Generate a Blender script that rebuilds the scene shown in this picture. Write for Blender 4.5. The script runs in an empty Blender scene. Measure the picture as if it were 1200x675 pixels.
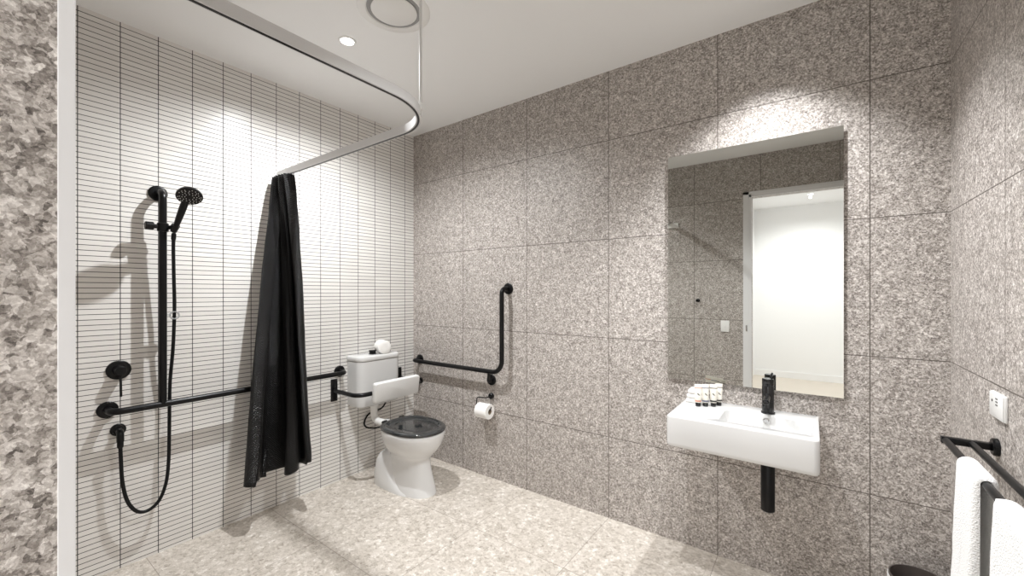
import bpy, bmesh, math, random
from mathutils import Vector, Matrix, noise
random.seed(4)
S = bpy.context.scene
COL = S.collection
PI = math.pi

# ------------------------------------------------------------------ room data
H = 2.712            # ceiling height
W = 3.222            # width along the basin wall
D = 2.302            # depth, basin wall to door wall
CAM = (2.7731, -2.3566, 1.3697)

# ------------------------------------------------------------------ node helpers
class NT:
    def __init__(s, name):
        s.m = bpy.data.materials.new(name); s.m.use_nodes = True
        s.t = s.m.node_tree; s.t.nodes.clear()
        s.out = s.t.nodes.new('ShaderNodeOutputMaterial')
        s.b = s.t.nodes.new('ShaderNodeBsdfPrincipled')
        s.t.links.new(s.b.outputs[0], s.out.inputs[0])
    def n(s, typ, **kw):
        x = s.t.nodes.new(typ)
        for k, v in kw.items(): setattr(x, k, v)
        return x
    def put(s, sock, v):
        if hasattr(v, 'is_linked') or isinstance(v, bpy.types.NodeSocket): s.t.links.new(v, sock)
        else: sock.default_value = v
    def math(s, op, a, b=0.0, c=None):
        x = s.n('ShaderNodeMath', operation=op)
        s.put(x.inputs[0], a); s.put(x.inputs[1], b)
        if c is not None: s.put(x.inputs[2], c)
        return x.outputs[0]
    def mix(s, f, a, b, blend='MIX'):
        x = s.n('ShaderNodeMix', data_type='RGBA', blend_type=blend)
        s.put(x.inputs[0], f); s.put(x.inputs[6], a); s.put(x.inputs[7], b)
        return x.outputs[2]
    def ramp(s, f, stops, interp='LINEAR'):
        x = s.n('ShaderNodeValToRGB'); x.color_ramp.interpolation = interp
        e = x.color_ramp.elements
        while len(e) < len(stops): e.new(0.5)
        for k, (p, c) in enumerate(stops):
            e[k].position = p; e[k].color = (*c, 1) if len(c) == 3 else c
        s.put(x.inputs[0], f); return x.outputs[0]
    def pos(s):
        g = s.n('ShaderNodeNewGeometry'); return g.outputs['Position']
    def sep(s, v):
        x = s.n('ShaderNodeSeparateXYZ'); s.put(x.inputs[0], v); return x.outputs
    def noise(s, v, scale, detail=2.0, rough=0.5):
        x = s.n('ShaderNodeTexNoise'); s.put(x.inputs['Vector'], v)
        x.inputs['Scale'].default_value = scale; x.inputs['Detail'].default_value = detail
        x.inputs['Roughness'].default_value = rough; return x.outputs
    def vor(s, v, scale, feature='F1', rnd=1.0):
        x = s.n('ShaderNodeTexVoronoi', feature=feature); s.put(x.inputs['Vector'], v)
        x.inputs['Scale'].default_value = scale; x.inputs['Randomness'].default_value = rnd
        return x.outputs
    def bump(s, h, strength, dist):
        x = s.n('ShaderNodeBump'); s.put(x.inputs['Height'], h)
        x.inputs['Strength'].default_value = strength; x.inputs['Distance'].default_value = dist
        s.t.links.new(x.outputs[0], s.b.inputs['Normal'])
    def joint(s, comp, o, sp, w):
        """1 inside a joint of width w, repeated every sp from o"""
        f = s.math('FRACT', s.math('ADD', s.math('DIVIDE', s.math('SUBTRACT', comp, o), sp), 100.5))
        d = s.math('ABSOLUTE', s.math('SUBTRACT', f, 0.5))
        return s.math('LESS_THAN', d, w / sp / 2)

def srgb(r, g, b):
    f = lambda c: (c/255/12.92 if c/255 <= 0.04045 else ((c/255+0.055)/1.055)**2.4)
    return (f(r), f(g), f(b))

def simple(name, col, rough=0.4, metal=0.0, spec=0.5, coat=0.0, bump=None):
    t = NT(name); b = t.b
    b.inputs['Base Color'].default_value = (*col, 1)
    b.inputs['Roughness'].default_value = rough
    b.inputs['Metallic'].default_value = metal
    b.inputs['Specular IOR Level'].default_value = spec
    b.inputs['Coat Weight'].default_value = coat
    p = t.pos()
    v = t.noise(p, 35, 3)[0]
    r = t.math('ADD', t.math('MULTIPLY', v, 0.10), rough - 0.05)
    t.put(b.inputs['Roughness'], r)
    if bump:
        t.bump(t.noise(p, bump[0], 4)[0], bump[1], bump[2])
    return t.m

def stone(name, axes, cell, cols, joint_col, rough=0.45, big=0.25, tint=0.06, jw=0.0038):
    """speckled terrazzo-like stone tile; axes = [(component, origin)] of 600 mm joints"""
    t = NT(name); p = t.pos(); c = t.sep(p)
    d = t.noise(p, 0.75 / cell, 4)
    off = t.n('ShaderNodeVectorMath', operation='SCALE'); t.put(off.inputs[0], d[1]); off.inputs['Scale'].default_value = cell * 1.6
    q = t.n('ShaderNodeVectorMath', operation='ADD'); t.put(q.inputs[0], p); t.put(q.inputs[1], off.outputs[0]); q = q.outputs[0]
    v1 = t.sep(t.vor(q, 1.0 / cell)['Color'])[0]
    v2 = t.sep(t.vor(q, 0.62 / cell)['Color'])[1]
    v3 = t.sep(t.vor(q, 2.3 / cell)['Color'])[0]
    n = t.noise(p, 0.12 / cell, 3)[0]
    g = t.noise(p, 2.6 / cell, 4, 0.65)[0]
    f = t.math('ADD', t.math('MULTIPLY', v1, 0.42), t.math('MULTIPLY', v3, 0.30))
    f = t.math('ADD', f, t.math('MULTIPLY', t.math('SUBTRACT', g, 0.42), 0.62))
    f = t.math('ADD', f, t.math('MULTIPLY', t.math('GREATER_THAN', v2, 0.72), big))
    f = t.math('ADD', f, t.math('MULTIPLY', t.math('SUBTRACT', n, 0.5), 0.36))
    col = t.ramp(f, cols)
    # each tile a slightly different tone
    ids = []
    for a, o in axes:
        ids.append(t.math('FLOOR', t.math('DIVIDE', t.math('SUBTRACT', c[a], o), 0.6)))
    cv = t.n('ShaderNodeCombineXYZ')
    for k, i in enumerate(ids): t.put(cv.inputs[k], i)
    wn = t.n('ShaderNodeTexWhiteNoise', noise_dimensions='3D'); t.put(wn.inputs['Vector'], cv.outputs[0])
    tone = t.math('ADD', t.math('MULTIPLY', wn.outputs[0], tint), 1 - tint / 2)
    mul = t.n('ShaderNodeVectorMath', operation='SCALE'); t.put(mul.inputs[0], col); t.put(mul.inputs['Scale'], tone)
    j = None
    for a, o in axes:
        k = t.joint(c[a], o, 0.6, jw)
        j = k if j is None else t.math('MAXIMUM', j, k)
    col = t.mix(j, mul.outputs[0], (*joint_col, 1)) if j is not None else mul.outputs[0]
    t.put(t.b.inputs['Base Color'], col)
    t.b.inputs['Roughness'].default_value = rough
    t.b.inputs['Specular IOR Level'].default_value = 0.35
    if j is not None: t.bump(t.math('SUBTRACT', 1.0, j), 0.3, 0.001)
    return t.m

G_COLS = [(0.06, srgb(88, 82, 78)), (0.30, srgb(141, 134, 128)), (0.50, srgb(177, 170, 164)), (0.70, srgb(208, 202, 197)), (1.0, srgb(246, 242, 237))]
F_COLS = [(0.0, srgb(140, 131, 121)), (0.25, srgb(178, 170, 159)), (0.5, srgb(195, 187, 177)), (0.75, srgb(208, 201, 192)), (1.0, srgb(236, 232, 226))]
X0, Z0 = 0.578, 0.492
M = {}
M['stone_back'] = stone('stone_tile_back', [(0, X0), (2, Z0)], 0.0052, G_COLS, srgb(92, 85, 79), big=0.16)
M['stone_right'] = stone('stone_tile_right', [(1, -0.571), (2, Z0)], 0.0052, G_COLS, srgb(92, 85, 79), big=0.16)
M['stone_front'] = stone('stone_tile_front', [(0, 1.775), (2, Z0)], 0.0052, G_COLS, srgb(92, 85, 79), big=0.16)
M['stone_floor'] = stone('stone_tile_floor', [(0, X0), (1, -1.161)], 0.015, F_COLS, srgb(146, 137, 127), rough=0.5, big=0.20, tint=0.05, jw=0.003)

def kitkat():
    t = NT('white_finger_tile'); c = t.sep(t.pos())
    CW, C0, RH, RO = 0.1471, -0.094, 0.02547, H - 0.0225
    jy = t.joint(c[1], C0, CW, 0.0034)
    jz = t.joint(c[2], RO, RH, 0.0030)
    j = t.math('MAXIMUM', jy, jz)
    iy = t.math('FLOOR', t.math('DIVIDE', t.math('SUBTRACT', c[1], C0), CW))
    iz = t.math('FLOOR', t.math('DIVIDE', t.math('SUBTRACT', c[2], RO), RH))
    cv = t.n('ShaderNodeCombineXYZ'); t.put(cv.inputs[0], iy); t.put(cv.inputs[1], iz)
    wn = t.n('ShaderNodeTexWhiteNoise', noise_dimensions='3D'); t.put(wn.inputs['Vector'], cv.outputs[0])
    tile = t.ramp(wn.outputs[0], [(0.0, srgb(224, 221, 217)), (1.0, srgb(231, 229, 225))])
    col = t.mix(j, tile, (*srgb(34, 33, 32), 1))
    t.put(t.b.inputs['Base Color'], col)
    t.put(t.b.inputs['Roughness'], t.math('ADD', t.math('MULTIPLY', j, 0.5), 0.30))
    t.b.inputs['Specular IOR Level'].default_value = 0.4
    t.bump(t.math('SUBTRACT', 1.0, j), 0.25, 0.001)
    return t.m
M['kitkat'] = kitkat()
M['ceiling'] = simple('ceiling_paint', srgb(241, 242, 242), 0.8, bump=(180, 0.05, 0.001))
M['paint'] = simple('white_wall_paint', srgb(236, 236, 236), 0.7, bump=(160, 0.05, 0.001))
M['hall_floor'] = simple('pale_hall_floor', srgb(205, 196, 184), 0.5, bump=(60, 0.1, 0.001))
M['frame'] = simple('satin_white_frame', srgb(228, 228, 229), 0.4)
M['black'] = simple('matt_black_metal', (0.004, 0.004, 0.0045), 0.30, spec=0.28)
M['black_gloss'] = simple('gloss_black', (0.006, 0.006, 0.007), 0.14, spec=0.6)
M['rubber'] = simple('black_hose_rubber', (0.004, 0.004, 0.0045), 0.42, spec=0.25)
M['ceramic'] = simple('white_ceramic', srgb(216, 216, 215), 0.12, spec=0.5, coat=0.3)
M['plastic'] = simple('white_plastic', srgb(232, 232, 230), 0.35)
M['plastic_gap'] = simple('grey_plastic_gap', srgb(110, 110, 108), 0.6)
M['pad'] = simple('white_backrest_vinyl', srgb(226, 226, 224), 0.40)
M['grey_lid'] = simple('grey_gloss_lid', srgb(46, 48, 49), 0.08, spec=0.8, coat=0.4)
M['alu'] = simple('satin_aluminium', srgb(222, 222, 222), 0.40, metal=0.12)
M['chrome'] = simple('chrome', srgb(215, 215, 215), 0.12, metal=1.0)
M['vent_grey'] = simple('vent_recess_grey', srgb(150, 150, 149), 0.7)
M['paper'] = simple('toilet_paper', srgb(240, 239, 236), 0.9, bump=(260, 0.15, 0.001))
M['card'] = simple('cardboard_core', srgb(150, 135, 115), 0.9)
M['cloth'] = simple('white_face_cloth', srgb(240, 239, 236), 0.95, bump=(420, 0.4, 0.002))
M['bin'] = simple('dark_brown_bin', srgb(84, 76, 72), 0.5)
M['liner'] = simple('white_bin_liner', srgb(232, 230, 228), 0.4, bump=(60, 0.3, 0.004))
M['mirror_back'] = simple('mirror_backing', srgb(70, 68, 62), 0.6)
M['pink'] = simple('pink_print', srgb(206, 150, 128), 0.5)
M['ink'] = simple('dark_print', srgb(62, 60, 58), 0.5)
M['tube_white'] = simple('tube_white', srgb(238, 234, 224), 0.3)
M['ink_blue'] = simple('grey_blue_print', srgb(110, 112, 130), 0.5)

def towel_mat():
    t = NT('white_terry'); p = t.pos()
    t.b.inputs['Base Color'].default_value = (*srgb(240, 240, 239), 1)
    t.b.inputs['Roughness'].default_value = 0.95
    t.b.inputs['Sheen Weight'].default_value = 0.3
    h = t.math('ADD', t.noise(p, 330, 3)[0], t.vor(p, 260)['Distance'])
    t.bump(h, 0.6, 0.004); return t.m
M['terry'] = towel_mat()

def curtain_mat():
    t = NT('black_curtain_vinyl'); c = t.sep(t.pos())
    t.b.inputs['Base Color'].default_value = (0.003, 0.003, 0.0033, 1)
    t.b.inputs['Specular IOR Level'].default_value = 0.34
    s = 0.013
    tc = t.n('ShaderNodeTexCoord')
    u = t.sep(tc.outputs['UV'])
    a = t.math('SINE', t.math('MULTIPLY', u[0], 2 * PI / s)); b = t.math('SINE', t.math('MULTIPLY', u[1], 2 * PI / s))
    h = t.math('MULTIPLY', a, b)
    t.bump(h, 0.9, 0.003)
    t.put(t.b.inputs['Roughness'], t.math('ADD', t.math('MULTIPLY', h, 0.05), 0.22))
    return t.m
M['curtain'] = curtain_mat()

def mirror_mat():
    t = NT('mirror_silvering')
    t.b.inputs['Metallic'].default_value = 1.0
    t.b.inputs['Base Color'].default_value = (0.71, 0.72, 0.695, 1)
    v = t.noise(t.pos(), 3, 1)[0]
    t.put(t.b.inputs['Roughness'], t.math('MULTIPLY', v, 0.002))
    return t.m
M['mirror'] = mirror_mat()

def emit(name, col, strength):
    t = NT(name)
    t.b.inputs['Base Color'].default_value = (0.9, 0.9, 0.9, 1)
    t.b.inputs['Emission Color'].default_value = (*col, 1)
    t.b.inputs['Emission Strength'].default_value = strength
    return t.m
M['lens'] = emit('lit_downlight_lens', (1.0, 0.98, 0.95), 9.0)

def clear_mat():
    t = NT('clear_plastic')
    t.b.inputs['Base Color'].default_value = (0.85, 0.87, 0.87, 1)
    t.b.inputs['Transmission Weight'].default_value = 0.7
    t.b.inputs['Roughness'].default_value = 0.08
    return t.m
M['clear'] = clear_mat()

# ------------------------------------------------------------------ mesh helpers
def link(name, bm, mat, parent=None, smooth=35, wld=True):
    me = bpy.data.meshes.new(name)
    bmesh.ops.recalc_face_normals(bm, faces=bm.faces[:])
    if smooth:
        for f in bm.faces: f.smooth = True
    bm.to_mesh(me); bm.free()
    mats = mat if isinstance(mat, (list, tuple)) else [mat]
    for m in mats: me.materials.append(m)
    if smooth: me.set_sharp_from_angle(angle=math.radians(smooth))
    o = bpy.data.objects.new(name, me); COL.objects.link(o)
    if parent is not None:
        o.parent = parent
        # mesh coordinates are written in world space: take the parent's place out
        if wld:
            pw = Vector((0, 0, 0)); q = parent
            while q is not None: pw += q.location; q = q.parent
            me.transform(Matrix.Translation(-pw))
    return o

def thing(name, label, cat, loc=(0, 0, 0), group=None):
    o = bpy.data.objects.new(name, None); COL.objects.link(o)
    o.location = loc; o.empty_display_size = 0.05
    return tag(o, label, cat, group)

def tag(o, label, cat, group=None):
    o['label'] = label; o['category'] = cat
    if group: o['group'] = group
    return o

def struct(name, bm, mat, parent=None, smooth=0):
    o = link(name, bm, mat, parent, smooth); o['kind'] = 'structure'; return o

def box(bm, lo, hi, bev=0.0, seg=2):
    r = bmesh.ops.create_cube(bm, size=1.0)
    vs = r['verts']
    for v in vs:
        v.co = Vector([lo[k] + (v.co[k] + 0.5) * (hi[k] - lo[k]) for k in range(3)])
    if bev > 0:
        es = list({e for v in vs for e in v.link_edges})
        bmesh.ops.bevel(bm, geom=es, offset=bev, segments=seg, profile=0.5, affect='EDGES')
    return bm

def nb(): return bmesh.new()

def rings(bm, loops, cap0=True, cap1=True, closed=False):
    vl = [[bm.verts.new(p) for p in l] for l in loops]
    n = len(vl[0]); m = len(vl)
    for i in range(m if closed else m - 1):
        a, b = vl[i], vl[(i + 1) % m]
        for k in range(n):
            bm.faces.new((a[k], a[(k + 1) % n], b[(k + 1) % n], b[k]))
    if not closed:
        if cap0: bm.faces.new(vl[0])
        if cap1: bm.faces.new(vl[-1])
    return vl

def frame_axes(d):
    d = Vector(d).normalized()
    u = d.orthogonal().normalized() if abs(d.z) > 0.99 else d.cross(Vector((0, 0, 1))).normalized()
    return u, d.cross(u).normalized()

def lathe(bm, origin, axis, prof, n=32):
    """prof = [(distance along axis, radius)]"""
    o = Vector(origin); d = Vector(axis).normalized(); u, v = frame_axes(d)
    loops = []
    for h, r in prof:
        r = max(r, 1e-5)
        loops.append([o + d * h + (u * math.cos(2 * PI * k / n) + v * math.sin(2 * PI * k / n)) * r for k in range(n)])
    rings(bm, loops); return bm

def disc(bm, a, axis, r, h, bev=0.002, n=32):
    return lathe(bm, a, axis, [(0, r), (h - bev, r), (h, r - bev)], n)

def fillet(pts, R, seg=8):
    P = [Vector(p) for p in pts]; out = [P[0]]
    for i in range(1, len(P) - 1):
        a, b, c = P[i - 1], P[i], P[i + 1]
        d0 = (a - b); d1 = (c - b)
        ang = d0.angle(d1)
        r = R[i] if isinstance(R, dict) and i in R else (R if not isinstance(R, dict) else 0.0)
        if r <= 0 or ang > PI - 0.02: out.append(b); continue
        t = min(r / math.tan(ang / 2), d0.length * 0.49, d1.length * 0.49)
        r = t * math.tan(ang / 2)
        p0 = b + d0.normalized() * t; p1 = b + d1.normalized() * t
        cen = b + (d0.normalized() + d1.normalized()).normalized() * (r / math.sin(ang / 2))
        v0 = p0 - cen; v1 = p1 - cen; th = v0.angle(v1); ax = v0.cross(v1).normalized()
        for k in range(seg + 1):
            out.append(cen + Matrix.Rotation(th * k / seg, 3, ax) @ v0)
    out.append(P[-1]); return out

def catmull(pts, seg=6, closed=False):
    P = [Vector(p) for p in pts]; n = len(P); out = []
    rng = range(n) if closed else range(n - 1)
    for i in rng:
        g = (lambda k: P[k % n]) if closed else (lambda k: P[max(0, min(n - 1, k))])
        p0, p1, p2, p3 = g(i - 1), g(i), g(i + 1), g(i + 2)
        for s in range(seg):
            t = s / seg
            out.append(0.5 * ((2 * p1) + (p2 - p0) * t + (2 * p0 - 5 * p1 + 4 * p2 - p3) * t * t + (3 * p1 - p0 - 3 * p2 + p3) * t ** 3))
    if not closed: out.append(P[-1])
    return out

def sweep(bm, path, sec, up0=None, caps=True):
    """sweep a closed section [(a,b)] along a path with parallel transport"""
    P = [Vector(p) for p in path]; n = len(P)
    T = []
    for i in range(n):
        T.append((P[min(i + 1, n - 1)] - P[max(i - 1, 0)]).normalized())
    if up0 is None: u, v = frame_axes(T[0])
    else:
        v = Vector(up0); v = (v - T[0] * v.dot(T[0])).normalized(); u = T[0].cross(v).normalized()
    loops = []
    for i in range(n):
        if i:
            q = T[i - 1].rotation_difference(T[i]); u = (q @ u).normalized(); v = (q @ v).normalized()
        loops.append([P[i] + u * a + v * b for a, b in sec])
    rings(bm, loops, caps, caps); return bm

def circ(r, n=16): return [(r * math.cos(2 * PI * k / n), r * math.sin(2 * PI * k / n)) for k in range(n)]
def tube(bm, path, r, n=16): return sweep(bm, path, circ(r, n))

def rrect(cx, cy, hx, hy, r, seg=6):
    """rounded rectangle, counter-clockwise; r = one radius or four (from +x+y on)"""
    rr = r if isinstance(r, (list, tuple)) else [r] * 4
    out = []
    for q, (sx, sy) in enumerate([(1, 1), (-1, 1), (-1, -1), (1, -1)]):
        c = (cx + sx * (hx - rr[q]), cy + sy * (hy - rr[q]))
        for k in range(seg + 1):
            a = PI / 2 * (q + k / seg)
            out.append((c[0] + rr[q] * math.cos(a), c[1] + rr[q] * math.sin(a)))
    return out

# ------------------------------------------------------------------ the setting
def slab(name, lo, hi, mat, parent=None):
    return struct(name, box(nb(), lo, hi), mat, parent)

slab('floor', (-0.1, -D - 0.112, -0.1), (W + 0.1, 0.1, 0.0), M['stone_floor'])
slab('ceiling', (-0.1, -D - 0.03, H), (W + 0.1, 0.1, H + 0.1), M['ceiling'])
slab('wall_left', (-0.1, -D - 0.11, 0.0), (0.0, 0.1, H), M['kitkat'])
slab('wall_back', (0.0, 0.0, 0.0), (W, 0.1, H), M['stone_back'])
slab('wall_right', (W, -D - 0.11, 0.0), (W + 0.1, 0.1, H), M['stone_right'])
# door wall with its opening
DX0, DX1, DZ = 2.297, 3.19, 2.305
b = nb()
box(b, (0.0, -D - 0.11, 0.0), (DX0, -D, H))
box(b, (DX0, -D - 0.11, DZ), (DX1, -D, H))
box(b, (DX1, -D - 0.11, 0.0), (W, -D, H))
struct('wall_front', b, M['stone_front'])
# white metal door lining: a stepped architrave around the opening
fr = nb()
FY0, FY1 = -2.3074, -2.2970
box(fr, (2.227, -D, 0.0), (2.276, FY1, 2.355), 0.0015)
box(fr, (2.276, FY0, 0.0), (2.2985, FY1 - 0.0006, 2.325), 0.0006)
box(fr, (2.227, -D, 2.327), (DX1 + 0.005, FY1, 2.355), 0.0015)
box(fr, (2.276, FY0, 2.302), (DX1 + 0.005, FY1 - 0.0006, 2.327), 0.0006)
box(fr, (DX1 - 0.003, FY0, 0.0), (W, FY1, 2.355), 0.0015)
dfr = struct('door_1', fr, M['frame'])
sk = link('strike_plate', box(nb(), (2.250, FY1, 0.985), (2.264, FY1 + 0.002, 1.045), 0.0008), M['chrome'], dfr)
# the hall beyond the door, seen in the mirror
HY, HX0, HX1, HZ = -5.58, 2.00, 4.60, 2.74
slab('floor_hall', (HX0, HY, -0.1), (HX1, -D - 0.112, 0.0), M['hall_floor'])
slab('ceiling_hall', (HX0 - 0.1, HY - 0.1, HZ), (HX1 + 0.1, -D - 0.03, HZ + 0.1), M['paint'])
slab('wall_hall_back', (HX0 - 0.1, HY - 0.1, -0.1), (HX1 + 0.1, HY, HZ), M['paint'])
slab('wall_hall_left', (HX0 - 0.1, HY, -0.1), (HX0, -D - 0.11, HZ), M['paint'])
slab('wall_hall_right', (HX1, HY, -0.1), (HX1 + 0.1, -D - 0.11, HZ), M['paint'])
b = nb()
box(b, (HX0, -D - 0.118, 0.0), (DX0, -D - 0.11, HZ)); box(b, (DX0, -D - 0.118, DZ), (DX1, -D - 0.11, HZ))
box(b, (DX1, -D - 0.118, 0.0), (HX1, -D - 0.11, HZ))
struct('wall_hall_front', b, M['paint'])
slab('baseboard_hall', (HX0, HY, 0.0), (HX1, HY + 0.014, 0.10), M['paint'])

# ------------------------------------------------------------------ ceiling fittings
def downlight(x, y, z, label, watt, ang=160, blend=1.0, rad=0.018, col=(0.972, 0.985, 1.0)):
    t = thing('downlight', label, 'ceiling light', (x, y, z), 'recessed ceiling downlights')
    link('trim_ring', lathe(nb(), (x, y, z), (0, 0, -1), [(0.0, 0.046), (0.003, 0.046), (0.005, 0.043), (0.004, 0.034), (0.0, 0.034)]), M['plastic'], t)
    link('lens', lathe(nb(), (x, y, z + 0.001), (0, 0, -1), [(0.0, 0.034), (0.003, 0.033), (0.004, 0.0)]), M['lens'], t)
    l = bpy.data.lights.new('downlight_lamp', 'SPOT'); l.energy = watt; l.spot_size = math.radians(ang); l.spot_blend = blend
    l.shadow_soft_size = rad; l.color = col
    o = bpy.data.objects.new('downlight_lamp', l); COL.objects.link(o); o.location = (0, 0, -0.045); o.parent = t
    return t

E1, E2, E3, EH = 146, 98, 98, 112
downlight(0.771, -1.107, H, 'small glowing downlight in the ceiling above the shower corner, beside the curtain track', E1, 162, 1.0)
downlight(2.25, -1.14, H, 'downlight in the bathroom ceiling out in front of the basin', E2, 118, 0.8)
downlight(2.60, -0.37, H, 'downlight in the bathroom ceiling close above the mirror', E3, 102, 0.8)
downlight(2.76, -4.76, HZ, 'downlight in the hall ceiling, seen reflected at the top of the mirror', EH)
downlight(3.70, -3.55, HZ, 'added fill downlight in the hall ceiling, out of view to the side of the doorway', EH)  # added lamp, out of view: brightens the hall and spills fill through the door

vx, vy = 1.170, -1.112
t = thing('exhaust_vent', 'round white exhaust vent with a centre disc set in the ceiling', 'vent', (vx, vy, H))
link('outer_plate', lathe(nb(), (vx, vy, H), (0, 0, -1), [(0, 0.168), (0.003, 0.168), (0.006, 0.163), (0.008, 0.132), (0.004, 0.126), (0.0, 0.126)], 64), M['plastic'], t)
link('recess_ring', lathe(nb(), (vx, vy, H), (0, 0, -1), [(0, 0.126), (0.002, 0.126), (0.002, 0.09)], 64), M['vent_grey'], t)
link('centre_disc', lathe(nb(), (vx, vy, H), (0, 0, -1), [(0.0, 0.04), (0.004, 0.04), (0.005, 0.104), (0.008, 0.106), (0.010, 0.103), (0.011, 0.0)], 64), M['plastic'], t)

# curtain rail: L-shaped track on a hanger rod
RZ, RX, RYc = 2.118, 1.520, -1.120
t = thing('curtain_rail', 'L-shaped aluminium shower curtain track on a thin ceiling rod', 'curtain rail', (0.0, RYc, RZ))
path = fillet([(0.003, RYc, RZ), (RX, RYc, RZ), (RX, -D + 0.003, RZ)], 0.27, 24)
sec = [(-0.011, -0.017), (0.011, -0.017), (0.011, 0.020), (-0.011, 0.020)]
link('track', sweep(nb(), path, sec, (0, 0, 1)), M['alu'], t, 30)
gr = [p - Vector((0, 0, 0.0175)) for p in path]
link('glider_slot', sweep(nb(), gr, [(-0.0045, -0.0012), (0.0045, -0.0012), (0.0045, 0.0012), (-0.0045, 0.0012)], (0, 0, 1)), M['black'], t, 30)
link('end_bracket', box(nb(), (0.0, RYc - 0.016, RZ - 0.022), (0.014, RYc + 0.016, RZ + 0.022), 0.002), M['alu'], t)
link('end_bracket', box(nb(), (RX - 0.014, -D, RZ - 0.054), (RX + 0.098, -D + 0.018, RZ - 0.002), 0.003), M['plastic'], t)
hx, hy = 1.462, -1.205
hrod = link('hanger_rod', tube(nb(), [(hx, hy, RZ + 0.012), (hx, hy, H - 0.002)], 0.0052, 14), M['alu'], t)
link('hanger_clamp', lathe(nb(), (hx, hy, RZ + 0.010), (0, 0, 1), [(0, 0.010), (0.024, 0.010), (0.028, 0.007)], 18), M['plastic'], hrod)
link('ceiling_rose', lathe(nb(), (hx, hy, H), (0, 0, -1), [(0, 0.022), (0.004, 0.022), (0.010, 0.010)], 24), M['plastic'], t)

# ------------------------------------------------------------------ shower curtain
def curtain():
    # plan of the folds at the top and at the hem (x, y); same number of points
    top0 = [(0.045, -1.105), (0.055, -1.145), (0.070, -1.085), (0.085, -1.150), (0.100, -1.085), (0.115, -1.155), (0.130, -1.090), (0.147, -1.155),
           (0.160, -1.085), (0.178, -1.150), (0.190, -1.085), (0.205, -1.150), (0.218, -1.090), (0.228, -1.135)]
    top = [(x * 0.98 - 0.004, y - 0.022 - 0.10 * max(0, 0.09 - x)) for x, y in top0]
    bot = [(0.150, -1.250), (0.145, -1.325), (0.165, -1.368), (0.212, -1.392), (0.246, -1.364), (0.238, -1.322), (0.152, -1.268), (0.136, -1.195),
           (0.152, -1.135), (0.262, -1.192), (0.294, -1.172), (0.282, -1.122), (0.200, -1.078), (0.276, -1.068), (0.264, -1.036), (0.150, -1.000)]
    top.insert(5, (0.108, -1.115)); top.insert(9, (0.166, -1.118))
    A = catmull([(x, y, 0) for x, y in top], 7); B = catmull([(x, y, 0) for x, y in bot], 7)
    n = len(A); rows = 70
    zt = RZ - 0.028
    bm = nb(); uv = bm.loops.layers.uv.new('UVMap')
    grid = []
    acc = [0.0]
    for i in range(1, n): acc.append(acc[-1] + (B[i] - B[i - 1]).length)
    for j in range(rows + 1):
        s = j / rows; e = s ** 0.80
        row = []
        for i in range(n):
            p = A[i].lerp(B[i], e)
            u = i / (n - 1)
            zb = 0.300 + 0.028 * math.sin(u * 9.0) * 0.4 - (0.028 if u < 0.30 else 0.0) + (0.015 if u > 0.86 else 0)
            w = noise.noise(Vector((acc[i] * 9, s * 4.0, 1.7))) * 0.007 * min(1, s * 3) + noise.noise(Vector((acc[i] * 30, s * 22.0, 4.1))) * 0.0025
            q = Vector((p.x + w, p.y + w * 0.6, zt + (zb - zt) * s))
            q.x = max(q.x, 0.012)
            row.append((bm.verts.new(q), (acc[i], s * 1.8)))
        grid.append(row)
    for j in range(rows):
        for i in range(n - 1):
            qd = [grid[j][i], grid[j][i + 1], grid[j + 1][i + 1], grid[j + 1][i]]
            f = bm.faces.new([a[0] for a in qd])
            for lp, a in zip(f.loops, qd): lp[uv].uv = a[1]
    return bm, A, B, acc
t = thing('shower_curtain', 'black vinyl shower curtain drawn into a bunch at the wall end of its track', 'shower curtain', (0.13, -1.12, RZ - 0.03))
cb, cA, cB, cacc = curtain()
co = link('drape', cb, M['curtain'], t, 180)
md = co.modifiers.new('thick', 'SOLIDIFY'); md.thickness = 0.0016; md.offset = 0
for k in range(7):
    x = 0.055 + k * 0.027
    link('glider_hook', tube(nb(), fillet([(x, RYc, RZ - 0.0165), (x, RYc, RZ - 0.030), (x, RYc - 0.006, RZ - 0.044)], 0.004, 3), 0.0022, 8), M['black'], t)

# ------------------------------------------------------------------ shower rails on the white wall
BR = 0.0165
def flange(bm, p, axis, r=0.040, h=0.012): return lathe(bm, p, axis, [(0, r), (h - 0.004, r), (h - 0.001, r - 0.003), (h, r - 0.008)], 36)

XO = 0.090
t = thing('shower_grab_rail', 'long black T-shaped shower grab rail with tall riser on the white tiled wall', 'grab rail', (0.0, -1.715, 0.795))
zb = 0.797
link('horizontal_bar', tube(nb(), fillet([(0.006, -1.906, zb), (XO, -1.906, zb), (XO, -0.690, zb), (0.006, -0.690, zb)], 0.05, 8), BR, 20), M['black'], t)
link('flange', flange(nb(), (0.0, -1.906, zb), (1, 0, 0)), M['black'], t)
link('flange', flange(nb(), (0.0, -0.690, zb), (1, 0, 0)), M['black'], t)
link('riser_bar', tube(nb(), fillet([(XO, -1.715, zb), (XO, -1.715, 1.888), (0.006, -1.715, 1.888)], 0.05, 8), BR, 20), M['black'], t)
link('flange', flange(nb(), (0.0, -1.715, 1.888), (1, 0, 0)), M['black'], t)
sl = nb()
lathe(sl, (XO, -1.715, 1.680), (0, 0, 1), [(0, 0.021), (0.003, 0.024), (0.041, 0.024), (0.044, 0.021)], 24)
tube(sl, [(XO, -1.772, 1.704), (XO, -1.690, 1.704)], 0.0115, 16)
lathe(sl, (XO, -1.752, 1.704), (0, -1, 0), [(0, 0.018), (0.003, 0.021), (0.030, 0.021), (0.033, 0.018)], 20)
tube(sl, [(XO, -1.690, 1.704), (XO + 0.034, -1.678, 1.704)], 0.011, 14)
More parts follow.
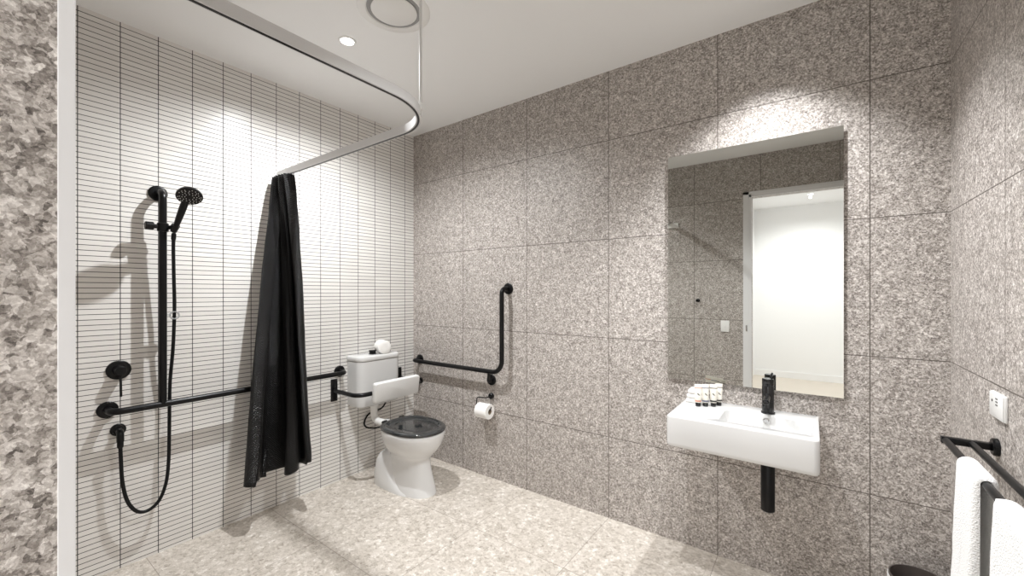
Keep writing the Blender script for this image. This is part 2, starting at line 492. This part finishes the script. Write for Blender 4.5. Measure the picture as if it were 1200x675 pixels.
lathe(sl, (XO + 0.022, -1.6775, 1.684), (0.6, 0.08, 0.75), [(0, 0.014), (0.036, 0.0185), (0.039, 0.0185)], 20)
link('slider', sl, M['black'], t)
rr = nb()
tor = [Vector((XO + 0.004 + 0.0 * k, -1.668 + 0.020 * math.cos(2 * PI * k / 24), 1.250 + 0.020 * math.sin(2 * PI * k / 24))) for k in range(24)]
loops = []
for k in range(24):
    a = 2 * PI * k / 24; rad = Vector((0, math.cos(a), math.sin(a)))
    loops.append([Vector((XO, -1.668, 1.250)) + rad * (0.0185 + 0.0045 * math.cos(q)) + Vector((0.008 * math.sin(q), 0, 0)) for q in [2 * PI * j / 10 for j in range(10)]])
rings(rr, loops, closed=True)
box(rr, (XO - 0.010, -1.700, 1.240), (XO + 0.006, -1.686, 1.260), 0.002)
link('hose_ring', rr, M['clear'], t)

# hand shower
t = thing('hand_shower', 'black hand shower with a round spray head held on the riser', 'shower head', (XO + 0.006, -1.672, 1.700))
h0 = Vector((XO + 0.028, -1.677, 1.682)); h1 = Vector((0.238, -1.660, 1.832))
hb = nb()
ax = (h1 - h0)
lathe(hb, h0, ax, [(0.0, 0.0085), (0.012, 0.0105), (0.04, 0.0125), (0.09, 0.0150), (0.15, 0.0165), (ax.length, 0.0150)], 20)
link('handle', hb, M['black'], t)
nrm = Vector((0.56, -0.16, -0.80)).normalized()
hc = Vector((0.272, -1.655, 1.850))
sh = link('spray_head', lathe(nb(), hc - nrm * 0.016, nrm, [(-0.016, 0.016), (-0.012, 0.028), (0.0, 0.047), (0.012, 0.054), (0.022, 0.055), (0.025, 0.052), (0.0255, 0.0)], 40), M['black'], t)
u, v = frame_axes(nrm)
hc = hc + nrm * 0.0005
ne = nb()
for rad, cnt, ph in ((0.018, 8, 0.0), (0.029, 12, 0.1), (0.039, 16, 0.0), (0.046, 20, 0.08)):
    for k in range(cnt):
        if cnt >= 16 and k % 4 == 3: continue
        a = 2 * PI * k / cnt + ph
        lathe(ne, hc + nrm * 0.0090 + (u * math.cos(a) + v * math.sin(a)) * rad, nrm, [(0, 0.0020), (0.002, 0.0015)], 8)
nz = link('nozzles', ne, M['plastic'], sh); nz['label'] = 'pale grey spray nozzles on the face'

t = thing('shower_hose', 'black flexible shower hose hanging in a long loop below the rail', 'hose', (0.05, -1.70, 1.0))
hp = catmull([(XO + 0.026, -1.677, 1.676), (XO + 0.014, -1.676, 1.60), (XO + 0.006, -1.672, 1.45), (XO, -1.668, 1.33), (XO - 0.002, -1.668, 1.25), (0.075, -1.670, 1.08), (0.050, -1.676, 0.90),
              (0.048, -1.678, 0.76), (0.052, -1.680, 0.62), (0.056, -1.684, 0.48), (0.060, -1.695, 0.38), (0.060, -1.722, 0.300), (0.060, -1.765, 0.266), (0.060, -1.808, 0.278),
              (0.060, -1.843, 0.340), (0.060, -1.862, 0.440), (0.060, -1.868, 0.560), (0.060, -1.870, 0.640)], 8)
link('hose_tube', tube(nb(), hp, 0.0080, 12), M['rubber'], t)
link('hose_nut', lathe(nb(), (0.060, -1.870, 0.612), (0, 0, 1), [(0, 0.009), (0.006, 0.0125), (0.036, 0.0125), (0.040, 0.010)], 18), M['black'], t)
link('hose_nut', lathe(nb(), (XO + 0.0165, -1.6765, 1.640), (0.28, 0, 1), [(0, 0.0085), (0.004, 0.0105), (0.030, 0.0105), (0.034, 0.009)], 18), M['black'], t)

t = thing('hose_outlet', 'black elbow outlet on a round plate below the rail end, hose attached', 'water outlet', (0.0, -1.868, 0.690))
link('wall_plate', flange(nb(), (0.0, -1.868, 0.690), (1, 0, 0), 0.030, 0.011), M['black'], t)
link('elbow', tube(nb(), fillet([(0.008, -1.869, 0.690), (0.060, -1.870, 0.690), (0.060, -1.870, 0.645)], 0.022, 8), 0.0145, 18), M['black'], t)

t = thing('shower_mixer', 'black round shower mixer tap with a long pin lever hanging down', 'shower tap', (0.0, -1.866, 0.985))
link('wall_plate', flange(nb(), (0.0, -1.866, 0.985), (1, 0, 0), 0.047, 0.010), M['black'], t)
link('mixer_body', lathe(nb(), (0.008, -1.866, 0.985), (1, 0, 0), [(0, 0.026), (0.030, 0.024), (0.048, 0.022), (0.051, 0.019)], 28), M['black'], t)
link('lever', tube(nb(), [(0.046, -1.867, 0.972), (0.052, -1.866, 0.860)], 0.0050, 12), M['black'], t)

# ------------------------------------------------------------------ L-shaped grab rail on the stone wall
t = thing('toilet_grab_rail', 'black L-shaped grab rail on the stone wall beside the toilet', 'grab rail', (0.5, 0.0, 0.80))
GY = -0.080; gz = 0.802
link('bent_bar', tube(nb(), fillet([(0.086, -0.006, gz), (0.086, GY, gz), (1.021, GY, gz), (1.021, GY, 1.395), (1.021, -0.006, 1.395)], {1: 0.035, 2: 0.085, 3: 0.05}, 10), BR, 20), M['black'], t)
link('flange', flange(nb(), (0.086, 0.0, gz), (0, -1, 0)), M['black'], t)
link('flange', flange(nb(), (1.021, 0.0, 1.395), (0, -1, 0)), M['black'], t)
st = nb()
tube(st, fillet([(0.905, GY, gz - 0.006), (0.905, GY + 0.004, gz - 0.072), (0.880, -0.035, gz - 0.076), (0.868, -0.004, gz - 0.076)], 0.012, 5), 0.0115, 14)
link('stay', st, M['black'], t)
link('flange', flange(nb(), (0.866, 0.0, gz - 0.078), (0, -1, 0)), M['black'], t)

t = thing('stop_valve', 'small black stop valve on the stone wall low in the corner behind the backrest', 'valve', (0.09, 0.0, 0.62))
link('valve_plate', flange(nb(), (0.092, 0.0, 0.622), (0, -1, 0), 0.026, 0.008), M['black'], t)
link('valve_knob', lathe(nb(), (0.092, -0.006, 0.622), (0, -1, 0), [(0, 0.010), (0.02, 0.010), (0.022, 0.019), (0.044, 0.019), (0.048, 0.015)], 24), M['black'], t)

# toilet roll holder and roll
t = thing('toilet_roll_holder', 'black wire toilet roll holder on the stone wall below the grab rail', 'toilet roll holder', (0.86, 0.0, 0.62))
link('mount', lathe(nb(), (0.868, 0.0, 0.606), (0, -1, 0), [(0, 0.021), (0.018, 0.021), (0.022, 0.017)], 26), M['black'], t)
link('wire_arm', tube(nb(), fillet([(0.868, -0.012, 0.606), (0.868, -0.066, 0.604), (0.782, -0.066, 0.598), (0.770, -0.066, 0.520), (0.905, -0.066, 0.520), (0.917, -0.066, 0.545)], 0.016, 5), 0.0042, 10), M['black'], t)
def paper_roll(name, c, axis, L, R, r, label, m):
    o = Vector(c); a = Vector(axis).normalized()
    t = thing(name, label, 'toilet roll', c)
    link('paper', lathe(nb(), o - a * L / 2, a, [(0, r), (0, R - 0.003), (0.003, R), (L - 0.003, R), (L, R - 0.003), (L, r), (L * 0.5, r), (0, r)], 44), m, t)
    return t
rc = (0.850, -0.066, 0.508)
t = paper_roll('toilet_roll', rc, (1, 0, 0), 0.106, 0.054, 0.020, 'white toilet roll hanging on the black wire holder', M['paper'])
link('core', lathe(nb(), (rc[0] - 0.052, rc[1], rc[2]), (1, 0, 0), [(0, 0.0200), (0.104, 0.0200), (0.104, 0.0186), (0, 0.0186), (0, 0.0200)], 30), M['card'], t)
# ------------------------------------------------------------------ toilet
TY = -0.447
def egg(z, x0, x1, hw, n=48, back=2.6, front=2.1):
    cx = (x0 + x1) / 2; hl = (x1 - x0) / 2; out = []
    for k in range(n):
        a = 2 * PI * k / n; c, s = math.cos(a), math.sin(a)
        e = front if c > 0 else back
        r = (abs(c) ** e + abs(s) ** e) ** (-1 / e)
        out.append(Vector((cx + hl * r * c, TY + hw * r * s, z)))
    return out
t = thing('toilet', 'white floor-standing ceramic toilet pan with a closed grey lid', 'toilet', (0.48, TY, 0.0))
bw = nb()
secs = [(0.000, 0.300, 0.716, 0.120), (0.010, 0.300, 0.714, 0.120), (0.060, 0.305, 0.700, 0.114), (0.120, 0.310, 0.682, 0.105), (0.180, 0.315, 0.668, 0.098), (0.222, 0.320, 0.662, 0.097),
        (0.238, 0.322, 0.668, 0.102), (0.262, 0.320, 0.690, 0.122), (0.295, 0.310, 0.720, 0.148), (0.335, 0.300, 0.746, 0.170), (0.380, 0.296, 0.760, 0.182), (0.408, 0.295, 0.765, 0.186), (0.418, 0.297, 0.763, 0.185), (0.422, 0.303, 0.757, 0.180)]
rings(bw, [egg(*s) for s in secs])
link('bowl', bw, M['ceramic'], t, 60)
ps = nb()
skirt = [(0.000, 0.178, 0.665, 0.134), (0.012, 0.178, 0.655, 0.134), (0.035, 0.183, 0.590, 0.133), (0.070, 0.190, 0.530, 0.130), (0.110, 0.200, 0.485, 0.127), (0.150, 0.212, 0.450, 0.122), (0.190, 0.228, 0.425, 0.114), (0.220, 0.250, 0.408, 0.102), (0.238, 0.280, 0.392, 0.084)]
rings(ps, [egg(z, a, b_, w, 48, 3.2, 2.6) for z, a, b_, w in skirt])
link('trap_skirt', ps, M['ceramic'], t, 60)
nk = nb()
lathe(nk, (0.215, TY, 0.395), (1, 0, 0), [(0, 0.030), (0.004, 0.034), (0.030, 0.034), (0.034, 0.030), (0.110, 0.040)], 28)
link('inlet_neck', nk, M['ceramic'], t, 50)
# seat ring and moulded lid
def eggset(z, off, x0=0.300, x1=0.768, hw=0.188): return egg(z, x0 + off, x1 - off, hw - off, 56, 3.0, 2.15)
sg = nb()
rings(sg, [eggset(0.423, 0.006), eggset(0.4245, 0.003), eggset(0.430, 0.003), eggset(0.431, 0.006)])
link('seat', sg, M['grey_lid'], t, 40)
ld = nb()
rings(ld, [eggset(0.4315, 0.005), eggset(0.433, 0.0), eggset(0.438, 0.0), eggset(0.444, 0.005), eggset(0.4475, 0.013), eggset(0.4485, 0.022), eggset(0.4478, 0.030),
           eggset(0.442, 0.038), eggset(0.436, 0.046), eggset(0.4325, 0.056), eggset(0.4312, 0.075), eggset(0.4320, 0.105), eggset(0.4330, 0.135), eggset(0.4333, 0.160)])
lidob = link('lid', ld, M['grey_lid'], t, 60)
for s in (-1, 1):
    hg = nb(); lathe(hg, (0.303, TY + s * 0.075 - 0.018, 0.437), (0, 1, 0), [(0, 0.012), (0.002, 0.014), (0.034, 0.014), (0.036, 0.012)], 18)
    box(hg, (0.298, TY + s * 0.075 - 0.012, 0.421), (0.322, TY + s * 0.075 + 0.012, 0.437), 0.002)
    link('hinge', hg, M['black_gloss'], lidob)

# cistern
t = thing('cistern', 'white wall-hung toilet cistern on the white tiled wall', 'cistern', (0.08, TY, 0.70))
CR = [0.055, 0.012, 0.012, 0.055]
def cis(z, o): return [Vector((x, y, z)) for x, y in rrect(0.0835, TY, 0.0815 - o, 0.184 - o, [0.055 - o, 0.008, 0.008, 0.055 - o], 8)]
cb = nb(); rings(cb, [cis(0.530, 0.014), cis(0.534, 0.007), cis(0.545, 0.003), cis(0.60, 0.002), cis(0.862, 0.001)])
link('tank', cb, M['ceramic'], t, 40)
cb = nb(); rings(cb, [cis(0.8625, 0.003), cis(0.8650, 0.003)]); link('lid_gap', cb, M['plastic_gap'], t, 40)
cb = nb(); rings(cb, [cis(0.8655, 0.0), cis(0.868, -0.002), cis(0.894, -0.002), cis(0.900, 0.002), cis(0.9025, 0.010)])
link('cistern_lid', cb, M['ceramic'], t, 40)
link('flush_button', lathe(nb(), (0.085, TY - 0.022, 0.902), (0, 0, 1), [(0, 0.030), (0.003, 0.030), (0.004, 0.024), (0.022, 0.024), (0.023, 0.028), (0.028, 0.028), (0.030, 0.024)], 28), M['black'], t)
fp = nb()
tube(fp, fillet([(0.080, TY - 0.006, 0.532), (0.080, TY - 0.006, 0.396), (0.222, TY, 0.394)], 0.055, 10), 0.026, 22)
lathe(fp, (0.080, TY - 0.006, 0.532), (0, 0, -1), [(0, 0.034), (0.030, 0.034), (0.034, 0.029)], 26)
link('flush_pipe', fp, M['plastic'], t)
ih = nb()
tube(ih, catmull([(0.075, TY + 0.100, 0.532), (0.085, TY + 0.095, 0.510), (0.095, TY + 0.060, 0.482), (0.085, TY + 0.030, 0.466), (0.030, TY + 0.020, 0.45), (0.014, TY - 0.02, 0.42), (0.020, TY - 0.05, 0.375), (0.055, TY - 0.055, 0.350), (0.11, TY - 0.03, 0.348), (0.18, TY - 0.01, 0.366)], 6), 0.0062, 10)
link('inlet_hose', ih, M['rubber'], t)

# spare roll on the cistern lid
rc = (0.115, -0.402, 0.9530)
t = paper_roll('wrapped_toilet_roll', rc, (1.0, -0.25, 0), 0.090, 0.0500, 0.016, 'spare paper-wrapped toilet roll lying on top of the cistern', M['paper'])
av = Vector((1.0, -0.25, 0)).normalized(); cc = Vector(rc)
wr = nb(); lathe(wr, cc + av * 0.0440, av, [(0, 0.047), (0.002, 0.044), (0.0030, 0.020), (0.0015, 0.0)], 32)
link('folded_wrap_end', wr, M['paper'], t)
# backrest
t = thing('toilet_back_support', 'white padded toilet backrest on bent black bars in front of the cistern', 'backrest', (0.15, TY, 0.66))
for s in (-1, 1):
    y = TY + s * 0.286
    link('wall_plate', box(nb(), (0.0, y - 0.024, 0.588), (0.012, y + 0.024, 0.747), 0.003), M['black'], t)
    link('arm', tube(nb(), fillet([(0.008, y, 0.664), (0.290, y, 0.664), (0.315, TY + s * 0.13, 0.668)], 0.075, 10), 0.0150, 18), M['black'], t)
def pad():
    bm = nb(); lean = math.radians(9)
    ctr = Vector((0.332, TY + 0.008, 0.672))
    loops = []
    for dx, o in ((-0.022, 0.010), (-0.019, 0.003), (-0.012, 0.0), (0.012, 0.0), (0.019, 0.003), (0.022, 0.010)):
        l = []
        for y, z in rrect(0, 0, 0.196 - o, 0.070 - o, max(0.004, 0.018 - o), 6):
            v = Vector((dx, y, z)); v = Matrix.Rotation(lean, 3, 'Y') @ v
            l.append(ctr + v)
        loops.append(l)
    rings(bm, loops); return bm
link('pad', pad(), M['pad'], t, 40)

# ------------------------------------------------------------------ mirror
t = thing('mirror', 'large frameless rectangular mirror on the stone wall above the basin', 'mirror', (2.51, 0.0, 1.5))
mx0, mx1, mz0, mz1 = 2.133, 2.889, 0.898, 2.112
link('backing_board', box(nb(), (mx0 + 0.012, -0.014, mz0 + 0.012), (mx1 - 0.012, 0.0, mz1 - 0.012)), M['mirror_back'], t, 0)
link('mirror_glass', box(nb(), (mx0, -0.019, mz0), (mx1, -0.014, mz1), 0.0008, 1), M['mirror'], t, 0)

# ------------------------------------------------------------------ basin
BX0, BX1, BY, BZ0, BZ1 = 2.228, 2.800, -0.405, 0.662, 0.800
t = thing('wash_basin', 'white rectangular wall-hung basin with a shelf side under the mirror', 'basin', (2.51, 0.0, 0.66))
def bl(z, o, r=0.022):
    return [Vector((x, y, z)) for x, y in rrect((BX0 + BX1) / 2, (BY - 0.001) / 2, (BX1 - BX0) / 2 - o, (-BY - 0.001) / 2 - o, [0.004, 0.004, max(r - o, .004), max(r - o, .004)], 6)]
def il(z, o, r=0.020):
    cx, cy, hx, hy = (2.436 + 2.780) / 2, (-0.336 - 0.135) / 2, (2.780 - 2.436) / 2, (0.336 - 0.135) / 2
    return [Vector((x, y, z)) for x, y in rrect(cx, cy, hx - o, hy - o, max(r - o * 0.3, 0.006), 6)]
bb = nb()
loops = [bl(BZ0, 0.012), bl(BZ0 + 0.002, 0.005), bl(BZ0 + 0.008, 0.001), bl(BZ0 + 0.02, 0.0), bl(BZ1 - 0.006, 0.0), bl(BZ1 - 0.0015, 0.0015), bl(BZ1, 0.005), il(BZ1, -0.003), il(BZ1 - 0.002, 0.0), il(BZ1 - 0.030, 0.004)]
low = il(BZ1 - 0.052, 0.012)
for v in low: v.z += -0.020 * min(1, max(0, (v.x - 2.50) / 0.12))
loops.append(low)
low2 = il(BZ1 - 0.058, 0.024)
for v in low2: v.z += -0.020 * min(1, max(0, (v.x - 2.50) / 0.12))
loops.append(low2)
rings(bb, loops)
link('basin_body', bb, M['ceramic'], t, 40)
link('waste_plug', lathe(nb(), (2.604, -0.195, BZ1 - 0.0795), (0, 0, 1), [(0, 0.032), (0.005, 0.031), (0.007, 0.024), (0.005, 0.020), (0.009, 0.016), (0.010, 0.0)], 30), M['chrome'], t)
ov = nb(); lathe(ov, (2.604, -0.1440, 0.778), (0, -1, 0), [(0, 0.014), (0.003, 0.014), (0.005, 0.011), (0.002, 0.008), (0.002, 0.0)], 24)
link('overflow_ring', ov, M['chrome'], t)

t = thing('basin_waste_trap', 'black cylindrical bottle trap hanging under the white basin', 'waste trap', (2.615, -0.2, 0.45))
link('trap_body', lathe(nb(), (2.615, -0.2, 0.392), (0, 0, 1), [(0, 0.020), (0.002, 0.024), (0.006, 0.0275), (0.205, 0.0275), (0.209, 0.025)], 32), M['black'], t)
link('trap_collar', lathe(nb(), (2.615, -0.2, 0.601), (0, 0, 1), [(0, 0.025), (0.002, 0.030), (0.030, 0.030), (0.033, 0.026), (0.061, 0.024)], 32), M['black'], t)
link('waste_pipe', tube(nb(), [(2.615, -0.2, 0.545), (2.615, -0.003, 0.545)], 0.016, 18), M['black'], t)

tx, ty = 2.607, -0.082
t = thing('basin_tap', 'black cylindrical pin-lever mixer tap standing at the back of the basin', 'tap', (tx, ty, BZ1))
link('tap_body', lathe(nb(), (tx, ty, BZ1), (0, 0, 1), [(0, 0.029), (0.006, 0.029), (0.008, 0.0245), (0.128, 0.0245), (0.130, 0.0232), (0.132, 0.0245), (0.160, 0.0245), (0.163, 0.022)], 36), M['black_gloss'], t)
link('spout', lathe(nb(), (tx, ty - 0.015, 0.885), (0, -1, -0.10), [(0, 0.0135), (0.098, 0.0135), (0.101, 0.011), (0.098, 0.009), (0.094, 0.0)], 26), M['black_gloss'], t)
link('lever_pin', tube(nb(), [(tx + 0.004, ty + 0.018, 0.948), (tx + 0.012, ty + 0.062, 0.978)], 0.0042, 12), M['black'], t)

# toiletries
cl = thing('face_cloth', 'white folded face cloth lying on the back left shelf of the basin', 'cloth', (2.290, -0.060, BZ1))
for k, (x0, x1, z0, z1) in enumerate(((2.245, 2.345, 0.8005, 0.823), (2.248, 2.338, 0.823, 0.846), (2.254, 2.332, 0.846, 0.868))):
    link('fold', box(nb(), (x0, -0.108, z0), (x1, -0.022, z1), 0.010, 4), M['cloth'], cl, 60)
TU = [(2.314, -0.148, 'pink', 'pink banded toiletry tube, leftmost of the four small tubes on the basin', 0.0),
      (2.344, -0.128, 'ink_blue', 'slim white toiletry tube with a diagonal dark mark, second from the left on the basin', 0.1),
      (2.377, -0.108, 'ink', 'white toiletry tube third from the left, just before the hindmost tube', -0.1),
      (2.396, -0.074, 'ink', 'hindmost white toiletry tube on the basin, rightmost of the four', 0.05)]
def make_tube(x, y, band, label, rz):
    t = thing('toiletry_tube', label, 'toiletry tube', (x, y, BZ1), 'small toiletry tubes on the basin')
    t.rotation_euler = (0, 0, rz + 0.35)
    def lk(n, bm, m, s=50): return link(n, bm, m, t, s, wld=False)
    lk('cap', lathe(nb(), (0, 0, 0.0), (0, 0, 1), [(0, 0.0105), (0.002, 0.0115), (0.015, 0.0112), (0.017, 0.0100)], 22), M['black_gloss'])
    body = nb(); loops = []
    for z, rx, ry in ((0.017, 0.0125, 0.0105), (0.020, 0.0135, 0.0120), (0.045, 0.0145, 0.0110), (0.070, 0.0155, 0.0070), (0.086, 0.0162, 0.0025), (0.098, 0.0162, 0.0012), (0.0985, 0.0158, 0.0008)):
        loops.append([Vector((rx * math.cos(2 * PI * k / 28), ry * math.sin(2 * PI * k / 28), z)) for k in range(28)])
    rings(body, loops); lk('tube_body', body, M['tube_white'])
    def bandm(z0, z1, r0, r1):
        bm = nb(); loops = []
        for z, (rx, ry) in ((z0, r0), (z1, r1)):
            loops.append([Vector(((rx + 0.0003) * math.cos(2 * PI * k / 28), (ry + 0.0003) * math.sin(2 * PI * k / 28), z)) for k in range(28)])
        rings(bm, loops, False, False); return bm
    lk('print_band', bandm(0.021, 0.028, (0.01355, 0.0119), (0.0138, 0.0117)), M[band])
    lk('print_band', bandm(0.0800, 0.0830, (0.0160, 0.0043), (0.0161, 0.0035)), M[band])
    # a dark printed motif on the front
    mo = nb()
    for k in range(4):
        a = -0.004 + 0.0026 * k
        box(mo, (a, -0.0108 + 0.0004 * k, 0.046 + (3 - k) * 0.003), (a + 0.003, -0.0094 + 0.0004 * k, 0.051 + (3 - k) * 0.003))
    lk('motif', mo, M['ink'], 0)
    t.scale = (1.08, 1.08, 1.12)
    return t
for a in TU: make_tube(*a)
# ------------------------------------------------------------------ right wall: outlet, towel rail, towels, bin
t = thing('power_outlet', 'white power outlet plate on the right stone wall above the towel rail', 'power outlet', (W, -0.538, 1.034))
link('base_plate', box(nb(), (W - 0.007, -0.594, 0.997), (W, -0.482, 1.072), 0.002), M['plastic'], t)
link('face_plate', box(nb(), (W - 0.0105, -0.592, 0.999), (W - 0.0066, -0.484, 1.070), 0.0015), M['plastic'], t)
sw = nb(); lathe(sw, (W - 0.0104, -0.510, 1.046), (-1, 0, 0), [(0, 0.004), (0.001, 0.004)], 12)
link('indicator', sw, M['ink'], t)
for k in range(3):
    sw = nb(); box(sw, (W - 0.0113, -0.553, 1.036 + k * 0.009), (W - 0.0104, -0.538, 1.0405 + k * 0.009))
    link('printed_mark', sw, M['plastic_gap'], t, 0)

TR = 0.0095; bz = 0.907; ty0 = -0.515
xo, xi = 3.112, 3.168
t = thing('towel_rail', 'black double towel rail with square arms on the right stone wall', 'towel rail', (W, -1.0, bz))
for y in (ty0, ty0 - 1.15):
    ar = nb(); box(ar, (xo - 0.010, y - 0.010, bz - 0.010), (W - 0.008, y + 0.010, bz + 0.010), 0.0015)
    link('arm', ar, M['black'], t)
    link('wall_plate', lathe(nb(), (W, y, bz), (-1, 0, 0), [(0, 0.026), (0.010, 0.026), (0.013, 0.022)], 28), M['black'], t)
for x in (xo, xi):
    link('rail_bar', tube(nb(), [(x, ty0, bz), (x, ty0 - 1.15, bz)], TR, 16), M['black'], t)

def towel(y0, y1, label, zlow, seedv, bulge=0.013):
    t = thing('bath_towel', label, 'towel', (xo, (y0 + y1) / 2, bz), 'white towels on the towel rail')
    # outline of the draped cloth in (x, z): outside skin, then inside skin back up
    zt = bz + TR
    th = bulge
    out = []
    n = 16
    for k in range(n + 1): out.append((-TR - th, zlow + (bz - zlow) * k / n))
    for k in range(1, 12): a = PI - PI * k / 12; out.append(((TR + th) * math.cos(a), bz + (TR + th) * math.sin(a)))
    for k in range(n + 1): out.append((TR + th, bz - (bz - zlow - 0.03) * k / n))
    inn = []
    for k in range(n + 1): inn.append((TR + 0.0015, zlow + 0.03 + (bz - zlow - 0.03) * k / n))
    for k in range(1, 12): a = PI * k / 12; inn.append(((TR + 0.0015) * math.cos(a), bz + (TR + 0.0015) * math.sin(a)))
    for k in range(n + 1): inn.append((-TR - 0.0015, bz - (bz - zlow) * k / n))
    sec = out + inn; no = len(out)
    ny = 26; loops = []
    for j in range(ny + 1):
        y = y0 + (y1 - y0) * j / ny
        e = min(j, ny - j) / 3.0
        rnd = 0.0 if e >= 1 else (1 - math.sqrt(max(0, 1 - (1 - e) ** 2)))
        l = []
        for k, (x, z) in enumerate(sec):
            w = noise.noise(Vector((y * 9 + seedv, z * 6, x * 4))) * 0.010 + noise.noise(Vector((y * 40 + seedv, z * 40, x * 9))) * 0.0022
            drop = max(0.0, min(1.0, (bz - z) / 0.35))
            yy = y + (0.012 * drop * (1 if y < (y0 + y1) / 2 else -1)) * 0.4
            if k < no:
                side = -1 if x < 0 else 1
                f = 1 - rnd * 0.75
                xx = x * (1 - rnd) + side * (TR + 0.004) * rnd if abs(x) > TR else x
                xx += side * w * drop * 0.8 - 0.012 * drop * (1 if side < 0 else 0)
                zz = bz + (z - bz) * f if z > bz else z
                zz = max(zz, bz + TR * math.sqrt(max(0, 1 - min(1, (x / (TR + th)) ** 2))) + 0.002) if z > bz else zz
            else: xx, zz = x, z
            l.append(Vector((xo + xx, yy, zz)))
        loops.append(l)
    bm = nb(); rings(bm, loops)
    return t, bm
t, bm = towel(-0.735, -0.895, 'white terry towel at the corner end of the black towel rail', 0.36, 1.3)
link('terry_cloth', bm, M['terry'], t, 70)
t, bm = towel(-1.005, -1.400, 'white terry towel nearer the room side on the black towel rail', 0.33, 7.7)
link('terry_cloth', bm, M['terry'], t, 70)

t = thing('waste_bin', 'dark round waste bin with a white liner in the corner under the towel rail', 'bin', (3.112, -0.108, 0.0))
bx, by = 3.120, -0.100
link('bin_body', lathe(nb(), (bx, by, 0.0), (0, 0, 1), [(0, 0.075), (0.004, 0.080), (0.230, 0.094), (0.236, 0.094), (0.236, 0.090), (0.15, 0.086), (0.012, 0.076)], 48), M['bin'], t)
ln = nb(); loops = []
for z, r in ((0.180, 0.0945), (0.195, 0.0975), (0.222, 0.0980), (0.226, 0.0945)):
    l = []
    for k in range(64):
        a = 2 * PI * k / 64
        w = 0.004 * noise.noise(Vector((math.cos(a) * 5, math.sin(a) * 5, z * 20)))
        dz = 0.010 * noise.noise(Vector((math.cos(a) * 2.2, math.sin(a) * 2.2, 3.0)))
        l.append(Vector((bx + (r + w) * math.cos(a), by + (r + w) * math.sin(a), z + dz)))
    loops.append(l)
rings(ln, loops, False, False)
link('liner', ln, M['liner'], t, 60)

# ------------------------------------------------------------------ door-wall fittings (seen in the mirror)
t = thing('robe_hook', 'small black robe hook on the door wall, reflected in the mirror', 'hook', (1.813, -D, 1.284))
link('hook_plate', lathe(nb(), (1.813, -D, 1.284), (0, 1, 0), [(0, 0.018), (0.006, 0.018), (0.008, 0.015)], 24), M['black'], t)
link('hook_peg', lathe(nb(), (1.813, -D + 0.006, 1.284), (0, 1, 0), [(0, 0.008), (0.030, 0.008), (0.032, 0.014), (0.040, 0.014), (0.042, 0.011)], 20), M['black'], t)
t = thing('light_switch', 'white light switch plate on the door wall, reflected in the mirror', 'light switch', (2.067, -D, 1.027))
link('switch_plate', box(nb(), (2.028, -D, 0.970), (2.106, -D + 0.009, 1.084), 0.003), M['plastic'], t)
link('rocker', box(nb(), (2.060, -D + 0.008, 1.014), (2.074, -D + 0.012, 1.040), 0.001), M['plastic'], t)

# ------------------------------------------------------------------ camera, world, view
cam = bpy.data.cameras.new('camera'); co = bpy.data.objects.new('camera', cam); COL.objects.link(co)
co.location = CAM
co.rotation_euler = (PI / 2, 0, 0.6309)
cam.sensor_fit = 'HORIZONTAL'; cam.sensor_width = 36.0
cam.lens = 480.607 / 1200 * 36.0
cam.shift_y = (342.533 - 337.5) / 1200
cam.clip_start = 0.01
S.camera = co
w = bpy.data.worlds.new('world'); S.world = w; w.use_nodes = True
w.node_tree.nodes['Background'].inputs[0].default_value = (0.0, 0.0, 0.0, 1)
S.view_settings.view_transform = 'Standard'; S.view_settings.look = 'None'
S.view_settings.gamma = 1.0; S.view_settings.use_curve_mapping = False
S.view_settings.exposure = 0.22
cy = S.cycles
cy.max_bounces = 14; cy.diffuse_bounces = 8; cy.glossy_bounces = 6
cy.caustics_reflective = True; cy.blur_glossy = 0.0
cy.sample_clamp_indirect = 5.0
